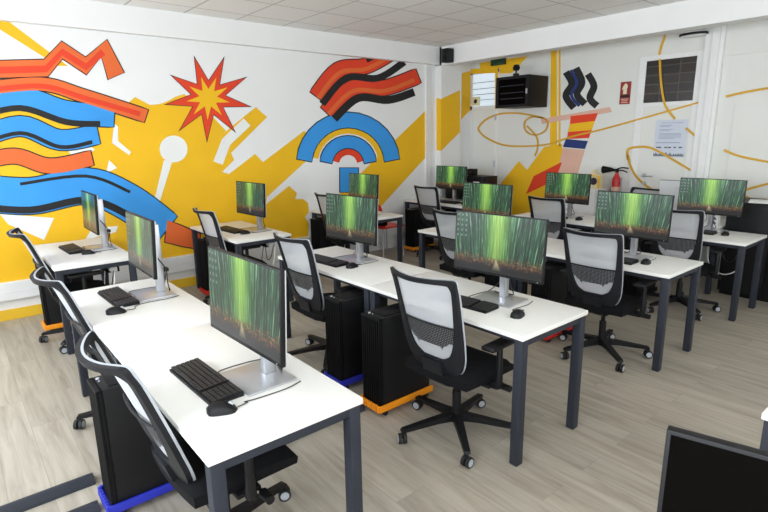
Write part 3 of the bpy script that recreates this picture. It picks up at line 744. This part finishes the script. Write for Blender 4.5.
# leads: one per mouse and one per keyboard, lying on the desk as far as the monitor foot
LEADS = []
for k in kbs:
    kx, ky, ka = kbs[k]; mx, my, ma_ = mice[k]; sx, sy, sa, big = mons[k]
    for src, cat_ in ((Vector((kx + .07, ky - .06, 0)), 'keyboard'), (Vector((mx + .055 * math.cos(math.radians(ma_)), my + .055 * math.sin(math.radians(ma_)), 0)), 'mouse')):
        z = ZT + .003; dst = Vector((sx + .17, sy + (.12 if cat_ == 'mouse' else .17), 0)); side = .17 if cat_ == 'mouse' else .165
        side = -side if (cat_ == 'mouse') else side
        pts = [(src.x, src.y, z + .006), (src.x + .05, src.y + .02 * (1 if cat_ == 'mouse' else 1), z)]
        pts += [((src.x + sx - .09) / 2 + .02, (src.y + sy + side) / 2 + .02, z), (sx - .05, sy + side, z), (sx + .08, sy + side * 1.02, z), (sx + .16, sy + side * .9, z)]
        b = BM(); tube(b, pts, .0022, 6, 7)
        o = obj('lead', b, 'cable'); o.name = cat_ + '_lead'
        tag(o, 'thin dark %s lead ' % cat_ + SEAT[k[1]] + ' ' + ROWL[k[0]], 'cable', '%s leads' % cat_)

# ------------------------------------------------------------------ computer towers on coloured trays (front faces -X)
def make_tower():
    t = thing('computer_tower', '', 'computer')
    b = BM(); box(b, .02, .42, -.09, .09, 0, 0.59, .004); obj('case', b, 'black', t, 30)
    b = BM(); box(b, .006, .02, -.09, .09, 0, 0.59, .003)
    for i in range(9): y = -.082 + i * .0205; box(b, -.008, .007, y - .0045, y + .0045, .01, 0.575, .002, 1)
    box(b, -.008, .02, -.09, .09, 0.575, 0.59, .002, 1)
    obj('front_grille', b, 'blackm', t, 30)
    b = BM(); box(b, .05, .4, -.07, .07, 0.59, 0.596, .002)
    for i in range(7): box(b, .2 + i * .025, .212 + i * .025, -.06, .06, 0.596, 0.599)
    obj('top_panel', b, 'blackm', t, 30)
    b = BM(); cyl(b, (.03, .05, 0.59), (.03, .05, 0.596), .008, n=12); cyl(b, (.03, .02, 0.59), (.03, .02, 0.594), .004, n=8); obj('power_button', b, 'trim', t)
    return t
def make_tray(mat):
    t = thing('tower_tray', '', 'stand')
    b = BM(); box(b, -.02, .44, -.1, .1, .035, .055, .003)
    for s in (-1, 1): box(b, -.02, .44, s * .1 - .006, s * .1 + .006, .035, .078, .002)
    for i in range(8): y = -.088 + i * .025; box(b, -.032, -.014, y - .009, y + .009, .035, .08, .003, 1)
    obj('tray', b, mat, t, 30)
    for x in (.03, .39):
        for y in (-.085, .085):
            b = BM(); cyl(b, (x, y - .012, .018), (x, y + .012, .018), .018, n=14); cyl(b, (x, y, .018), (x, y, .036), .006, n=8); obj('caster', b, 'pad', t)
    return t
towers = {'A1': (.375, 2.535, 'blue'), 'A3': (.53, 5.58, 'orange'), 'B1': (1.89, 2.42, 'orange'), 'B2': (1.91, 2.87, 'blue'), 'B3': (2.07, 5.66, 'red'),
          'C1': (3.70, 2.42, 'red'), 'C2': (3.70, 2.925, 'orange'), 'C3': (3.74, 5.98, 'blue'), 'D1': (5.36, 2.44, 'black'), 'D2': (5.36, 2.91, 'red'), 'D3': (5.30, 5.78, 'orange')}
t0 = None; tp = {}
for k, (x, y, c) in towers.items():
    z = 0
    if c in tp: s = copy_tree(tp[c])
    else: s = make_tray('k_' + c); tp[c] = s
    s.location = (x, y, 0)
    tag(s, '%s tower tray ' % c + SEAT[k[1]] + ' ' + ROWL[k[0]], 'stand', 'coloured tower trays')
    if t0 is None: t0 = make_tower(); o = t0
    else: o = copy_tree(t0)
    o.location = (x, y, .0555)
    tag(o, 'black ribbed tower ' + SEAT[k[1]] + ' ' + ROWL[k[0]], 'computer', 'black computer towers')

# floor cable ducts that run to the towers
def duct(x0, x1, y, label):
    b = BM(); pr = [(.042 * math.cos(PI * k / 10), .042 * math.sin(PI * k / 10)) for k in range(11)]
    prism(b, pr, lambda p, q, tt: Vector((tt, y + p, q)), x0, x1); tag(obj('floor_cable_duct', b, 'steel', None, 40), label, 'cable duct', 'dark floor cable ducts')
duct(-1.5, .36, 2.83, 'dark rounded cable duct on the floor at the far left, the farther one')
duct(-1.5, .33, 2.575, 'dark rounded cable duct ending at the blue tray at bottom left')
duct(.86, 1.86, 2.50, 'dark cable duct on the floor between leftmost desk row and orange tray')

# white power strip and loose leads below three desks: parts of those desks
def desk_leads(k, ys):
    d = [o for o in COL.objects if o.get('label', '') == 'white desk ' + SEAT[k[1]] + ' ' + ROWL[k[0]]][0]
    b = BM(); box(b, .44, .49, ys, ys + .24, .60, .64, .004)
    for i in range(4): box(b, .432, .442, ys + .02 + i * .055, ys + .055 + i * .055, .605, .635, .002, 1)
    ps = obj('power_strip', b, 'white', d, 30)
    b = BM(); tube(b, [(.43, ys + .2, .6), (.40, ys + .16, .42), (.38, ys + .02, .34), (.41, ys - .1, .42), (.44, ys - .12, .62)], .005, 6); obj('white_cable', b, 'wcable', ps, 40)
    b = BM(); tube(b, [(.43, ys + .08, .6), (.41, ys + .02, .47), (.42, ys - .05, .5), (.44, ys - .08, .63)], .004, 6); tube(b, [(.44, ys + .14, .6), (.42, ys + .22, .3), (.43, ys + .3, .06), (.46, ys + .4, .02)], .004, 6); obj('black_cable', b, 'cable', ps, 40)
desk_leads('A3', .16); desk_leads('B3', .16); desk_leads('D1', .24)

# ------------------------------------------------------------------ things along the back
# wall rack cabinet
rk = thing('rack_cabinet', 'black network rack cabinet hung high on the back wall', 'cabinet', (6.6, 4.69, 2.11))
b = BM(); box(b, .012, .48, 0, .58, 0, .44, .004); obj('body', b, 'black', rk, 30)
b = BM(); box(b, 0, .012, .0, .05, 0, .44); box(b, 0, .012, .53, .58, 0, .44); box(b, 0, .012, .05, .53, .40, .44); box(b, 0, .012, .05, .53, 0, .04); dr = obj('door', b, 'black', rk, 0)
b = BM(); box(b, .003, .007, .05, .53, .04, .40); obj('door_glass', b, 'screen_off', dr, 0)
b = BM(); box(b, -.01, 0, .015, .04, .18, .25, .003); obj('latch', b, 'silver', dr, 30)
b = BM()
for z in (.12, .2, .3): box(b, .0005, .0028, .08, .5, z, z + .012)
obj('panel_strip', b, 'steel', dr, 0)
b = BM(); lathe(b, [(.045, 0), (.045, .03), (.012, .04), (.012, .07), (.04, .075), (.055, .11), (.04, .15), (.01, .16)], 18); o = obj('webcam', b, 'black'); o.location = (6.72, 5.0, 2.562)
tag(o, 'small black dome camera standing on the rack cabinet', 'camera')
# speaker under the beam corner
sp = thing('wall_speaker', 'small black loudspeaker in the upper corner where the beams meet', 'speaker', (6.25, 5.86, 2.80))
b = BM(); box(b, -.15, -.02, -.065, .065, .0, .2, .006); obj('cabinet', b, 'black', sp, 30)
b = BM(); cyl(b, (-.15, 0, .07), (-.154, 0, .07), .045); cyl(b, (-.15, 0, .15), (-.154, 0, .15), .02); obj('driver', b, 'blackm', sp)
b = BM(); box(b, -.03, 0, -.03, .03, .07, .13); obj('mount_bracket', b, 'trim', sp, 0)
# emergency lamp under the soffit
em = thing('emergency_ceiling_lamp', 'oval dark-rimmed emergency lamp on the wall above the glazed door', 'lamp', (XB - .088, 2.72, 2.80))
b = BM(); lathe(b, [(.05, .07), (.14, .06), (.155, .04), (.15, .025)], 24); o = obj('housing', b, 'white', em, 40)
b = BM(); lathe(b, [(.157, .024), (.157, .044), (.15, .05), (.15, .022)], 24); o2 = obj('rim', b, 'black', em, 40)
b = BM(); lathe(b, [(.05, .0), (.12, .01), (.148, .026), (.148, .03)], 24); o3 = obj('diffuser', b, 'white', em, 40)
for q in (o, o2, o3): q.scale = (.55, 1, 1)
# green exit box
ex = thing('exit_lamp', 'small dark green sign box on the wall above the corner door', 'sign', (XB - .02, 5.62, 2.80))
b = BM(); box(b, -.02, .02, -.14, .14, 0, .09, .004); obj('sign_box', b, 'green', ex, 30)
# fire sign
fs = thing('fire_sign', 'red fire point sign with a white symbol on the back wall', 'sign', (XB, 3.52, 2.09))
b = BM(); box(b, -.006, 0, -.07, .07, 0, .285); obj('sign_plate', b, 'dirtyred', fs, 0)
b = BM(); prism(b, [(-.028, .13), (.02, .13), (.02, .2), (.03, .215), (.02, .25), (-.005, .265), (-.03, .235), (-.045, .19), (-.04, .18), (-.028, .2)], lambda p, q, tt: Vector((tt, -p, q)), -.008, -.006); obj('symbol', b, 'signw', fs, 0)
b = BM(); box(b, -.008, -.006, -.062, .062, .085, .118); obj('lower_band', b, 'ink', fs, 0)
b = BM()
for i, w_ in enumerate((.05, .04, .045)): box(b, -.0082, -.006, -w_, w_, .06 - i * .022, .07 - i * .022)
obj('caption', b, 'peach', fs, 0)
# notice
no = thing('posted_notice', 'pale printed notice taped to the white glazed door', 'notice', (XB - .009, 2.89, 1.41))
b = BM(); box(b, -.003, 0, -.19, .19, 0, .46); obj('sheet', b, 'paper', no, 0)
b = BM()
for z, l0, l1 in ((.42, -.14, .12), (.39, -.01, .14), (.375, .02, .14), (.34, -.02, .14), (.325, .02, .14), (.29, -.12, .14), (.275, -.13, .14), (.26, -.12, .14), (.245, -.13, .14), (.23, -.05, .14)): box(b, -.0036, -.003, l0, l1, z, z + .006)
box(b, -.0036, -.003, -.12, .17, .175, .185); obj('text_line', b, 'papertext', no, 0)
b = BM()
for l0, l1 in ((.10, .16), (.03, .06), (-.02, .02), (-.08, -.05), (-.15, -.11)): box(b, -.0036, -.003, l0, l1, .115, .13)
obj('logo_row', b, 'papertext2', no, 0)
b = BM()
for i in range(30): y = -.175 + i * .0122; h_ = random.uniform(.02, .05); box(b, -.0036, -.003, y, y + .009, .012, .012 + h_)
obj('printed_border', b, 'papertext2', no, 0)
# fire extinguisher on wall
fe = thing('fire_extinguisher', 'red fire extinguisher with black horn on the back wall', 'fire extinguisher', (XB - .11, 3.49, .72))
b = BM(); lathe(b, [(.045, 0), (.054, .01), (.054, .36), (.046, .41), (.028, .44), (.02, .47), (.02, .485)], 22); obj('cylinder_body', b, 'ext', fe, 40)
b = BM(); cyl(b, (0, 0, .16), (0, 0, .29), .0552, n=22); obj('paper_label', b, 'peach', fe)
b = BM(); cyl(b, (0, 0, .48), (0, 0, .52), .022); tube(b, [(0, .02, .515), (0, -.06, .545), (0, -.15, .54)], .009, 8); tube(b, [(0, .0, .50), (0, -.07, .51), (0, -.14, .485)], .008, 8); obj('valve_handle', b, 'blackm', fe, 40)
b = BM(); cyl(b, (0, .03, .51), (0, .08, .515), .016, .02); cyl(b, (0, .07, .515), (0, .2, .51), .025, .052, 18); obj('discharge_horn', b, 'blackm', fe, 40)
b = BM(); box(b, .07, .11, -.03, .03, .2, .4); obj('wall_bracket', b, 'trim', fe, 0)
# low white cabinet with the cream ornament
wc = thing('white_cabinet', 'low white cabinet against the back wall below the ornament', 'cabinet', (6.66, 3.585, 0))
b = BM(); box(b, 0, .42, 0, .75, .05, .985, .004); obj('body', b, 'white', wc, 30)
for y in (.005, .38):
    b = BM(); box(b, -.018, -.001, y, y + .365, .07, .97, .003); d_ = obj('door', b, 'white', wc, 30)
    b = BM(); cyl(b, (-.018, .36 if y < .1 else .4, .6), (-.04, .36 if y < .1 else .4, .6), .01); obj('door_knob', b, 'trim', d_)
b = BM(); box(b, .02, .42, .01, .74, 0, .05); obj('plinth', b, 'blackm', wc, 0)
og_ = thing('ornament', 'small cream and yellow ornament with a dark oval on the white cabinet', 'ornament', (6.82, 3.715, .985))
b = BM(); prism(b, [(-.105, 0), (.105, 0), (.105, .17), (.06, .2), (.03, .21), (.015, .25), (-.005, .25), (-.015, .21), (-.06, .2), (-.105, .13)], lambda p, q, tt: Vector((tt, -p, q)), -.05, .05); obj('body', b, 'cream', og_, 0)
b = BM(); cyl(b, (-.05, -.02, .1), (-.056, -.02, .1), .05, n=20); o = obj('dark_oval', b, 'plum', og_); 
b = BM(); box(b, -.058, -.049, -.105, -.08, .01, .17); box(b, -.058, -.049, -.08, .03, .165, .18); obj('yellow_edge', b, 'yellow', og_, 0)
b = BM(); cyl(b, (-.05, .075, .15), (-.056, .075, .15), .018, n=14); obj('dark_eyelet', b, 'plum', og_)
# black server cabinet behind the last row
sv = thing('server_cabinet', 'black floor cabinet behind the back-row monitor by the pillar', 'cabinet', (6.28, 5.17, 0))
b = BM(); box(b, .012, .3, 0, .82, .04, 1.1, .005); obj('body', b, 'black', sv, 30)
for z0, z1 in ((.06, .4), (.41, .75), (.76, 1.08)):
    b = BM(); box(b, -.006, .012, .01, .81, z0, z1, .004); d_ = obj('drawer', b, 'black', sv, 30)
    b = BM(); box(b, -.012, -.006, .1, .22, z1 - .1, z1 - .06, .002); obj('label_holder', b, 'white', d_, 0)
b = BM(); box(b, .03, .28, .02, .8, 0, .04); obj('plinth', b, 'blackm', sv, 0)
b = BM(); box(b, -.05, .05, -.07, .07, 0, .1, .006); o = obj('control_box', b, 'black'); o.location = (6.44, 5.56, 1.1)
tag(o, 'small black box standing on the black floor cabinet', 'box')
b = BM(); cyl(b, (-.05, .0, .05), (-.055, .0, .05), .03); obj('dial', b, 'steel', o)
# black cabinet at the right edge with papers
bc = thing('black_cabinet', 'black cabinet with papers on top at the right edge behind the desk', 'cabinet', (6.28, 1.1, 0))
b = BM(); box(b, .015, .55, 0, .82, .04, 1.0, .006); obj('body', b, 'black', bc, 30)
for y in (.005, .415):
    b = BM(); box(b, -.003, .015, y, y + .4, .06, .985, .004); d_ = obj('door', b, 'black', bc, 30)
    b = BM(); box(b, -.018, -.003, .36 if y < .1 else .44, .375 if y < .1 else .455, .55, .68, .003); obj('door_handle', b, 'steel', d_, 30)
b = BM(); box(b, .03, .53, .02, .8, 0, .04); obj('plinth', b, 'blackm', bc, 0)
for i, (x, y, a, h, mt) in enumerate(((6.45, 1.62, .2, .018, 'wpaint'), (6.5, 1.36, -.1, .03, 'white'))):
    b = BM()
    for q in range(4): box(b, -.105 + q * .003, .105 + q * .003, -.148, .148, q * h / 4, (q + .9) * h / 4)
    o = obj('paper_stack', b, mt, None, 0); o.location = (x, y, 1.0); o.rotation_euler = (0, 0, a)
    tag(o, 'thin sheaf of papers at the left end of the black cabinet top' if i == 0 else 'thicker paper stack farther right on the black cabinet top', 'papers')
b = BM(); box(b, -.1, .1, -.14, .14, 0, .006); o = obj('yellow_folder', b, 'yellow', None, 0); o.location = (6.66, 1.55, 1.0)
tag(o, 'yellow folder lying on the black cabinet behind the papers', 'folder')
# printed carton behind the monitor foot
ct = thing('printed_carton', 'small white carton with dark printing behind the rightmost near monitor stand', 'box', (6.205, 2.08, ZT))
b = BM(); box(b, -.03, .03, -.125, .125, 0, .13, .002); obj('carton', b, 'white', ct, 0)
for y in (-.07, .06):
    for dz in (.03, .075):
        b = BM(); prism(b, [(y - .045, dz), (y + .04, dz), (y + .03, dz + .035), (y - .02, dz + .03)], lambda p, q, tt: Vector((tt, p, q)), -.0312, -.03); obj('printed_mark', b, 'papertext2', ct, 0)
# teacher's table side behind the last row: a monitor seen from behind and its chair
td = make_desk(.75); td.location = (6.16, 1.94, 0); td['label'] = 'desk behind the rightmost row under the monitor seen from behind'
tag(td, td['label'], 'desk', 'white classroom desks')
bmn = make_monitor(.59, .355, True, .27); bmn.location = (6.3, 2.36, ZT); bmn.rotation_euler = (0, 0, PI)
tag(bmn, 'monitor seen from its pale back, behind the rightmost near monitor', 'monitor')
b = BM(); box(b, -.02, .02, -.045, .045, 0, .035, .006); cyl(b, (.02, 0, .018), (.024, 0, .018), .01); o = obj('clip_webcam', b, 'black'); o.location = (6.375, 2.25, ZT + .27 + .178)
tag(o, 'small black webcam clipped on top of the back-turned monitor', 'camera')
gc = copy_tree(ch0); gc.location = (6.60, 3.11, 0); gc.rotation_euler = (0, 0, math.radians(170))
tag(gc, 'office chair with grey back below the fire extinguisher', 'chair', None)
if 'group' in gc: del gc['group']
# red chair between the rows
rc = thing('red_chair', 'red plastic chair between third and rightmost rows near the mural', 'chair', (4.86, 5.84, 0), math.radians(0))
b = BM(); prism(b, [(-.2, -.2), (.2, -.2), (.21, .0), (.2, .2), (-.2, .2)], lambda p, q, tt: Vector((p, q, tt + .02 * q * q * 10)), .43, .45); obj('seat', b, 'redchair', rc, 40)
b = BM(); g = []
for i in range(9):
    z = .46 + i * .045; w_ = .2 * (1 - (max(0, i - 6) / 3.2) ** 2)
    g.append([[b.verts.new((-.2 - i * .01 + .8 * (w_ * q / 5) ** 2 + dx, w_ * q / 5, z)) for q in range(-5, 6)] for dx in (0, .014)])
for A, B in zip(g, g[1:]):
    for s in (0, 1):
        for k in range(10): b.faces.new((A[s][k], A[s][k + 1], B[s][k + 1], B[s][k]))
    for k in (0, 10): b.faces.new((A[0][k], A[1][k], B[1][k], B[0][k]))
for G in (g[0], g[-1]):
    for k in range(10): b.faces.new((G[0][k], G[0][k + 1], G[1][k + 1], G[1][k]))
obj('backrest', b, 'redchair', rc, 50)
for x in (-.17, .17):
    for y in (-.17, .17):
        b = BM(); cyl(b, (x * 1.12, y * 1.12, 0), (x, y, .435), .011); obj('leg', b, 'silver', rc)

# ------------------------------------------------------------------ unseen ceiling lamps, added to help light the room
for i, (x, y) in enumerate(((-.6, 1.2), (2.4, -1.2), (-.6, -1.8))):
    cl = thing('added_ceiling_light', 'unseen square ceiling light panel added to help light the room', 'lamp', (x, y, ZC - .02), 0, 'added ceiling light panels')
    b = BM(); box(b, -.3, .3, -.3, .3, .004, .02); obj('frame', b, 'white', cl, 0)
    b = BM(); box(b, -.28, .28, -.28, .28, 0, .005); obj('diffuser', b, 'lamp', cl, 0)

# ------------------------------------------------------------------ light
W = bpy.data.worlds.new('sky'); SC.world = W; W.use_nodes = True
bg = W.node_tree.nodes['Background']; bg.inputs[0].default_value = (.72, .84, 1, 1); bg.inputs[1].default_value = 1.0
def area(name, loc, rot, sx, sy, power, col):
    l = bpy.data.lights.new(name, 'AREA'); l.shape = 'RECTANGLE'; l.size = sx; l.size_y = sy; l.energy = power; l.color = col
    o = bpy.data.objects.new(name, l); COL.objects.link(o); o.location = loc; o.rotation_euler = rot
    return o
for s0, s1 in winX:
    area('daylight_window', (XL - .16, (s0 + s1) / 2, 1.8), (0, -PI / 2, 0), 1.6, 1.7, 105, (.86, .93, 1))
for s0, s1 in winY:
    area('daylight_window', ((s0 + s1) / 2, YN - .16, 1.8), (PI / 2, 0, 0), 1.9, 1.6, 55, (.95, .97, 1))

SC.view_settings.view_transform = 'Standard'; SC.view_settings.look = 'None'
SC.view_settings.exposure = .07; SC.view_settings.gamma = 1; SC.view_settings.use_curve_mapping = False
SC.cycles.use_denoising = True; SC.cycles.max_bounces = 8; SC.cycles.diffuse_bounces = 5; SC.cycles.transparent_max_bounces = 12
SC.cycles.sample_clamp_indirect = 6; SC.cycles.caustics_reflective = False; SC.cycles.caustics_refractive = False
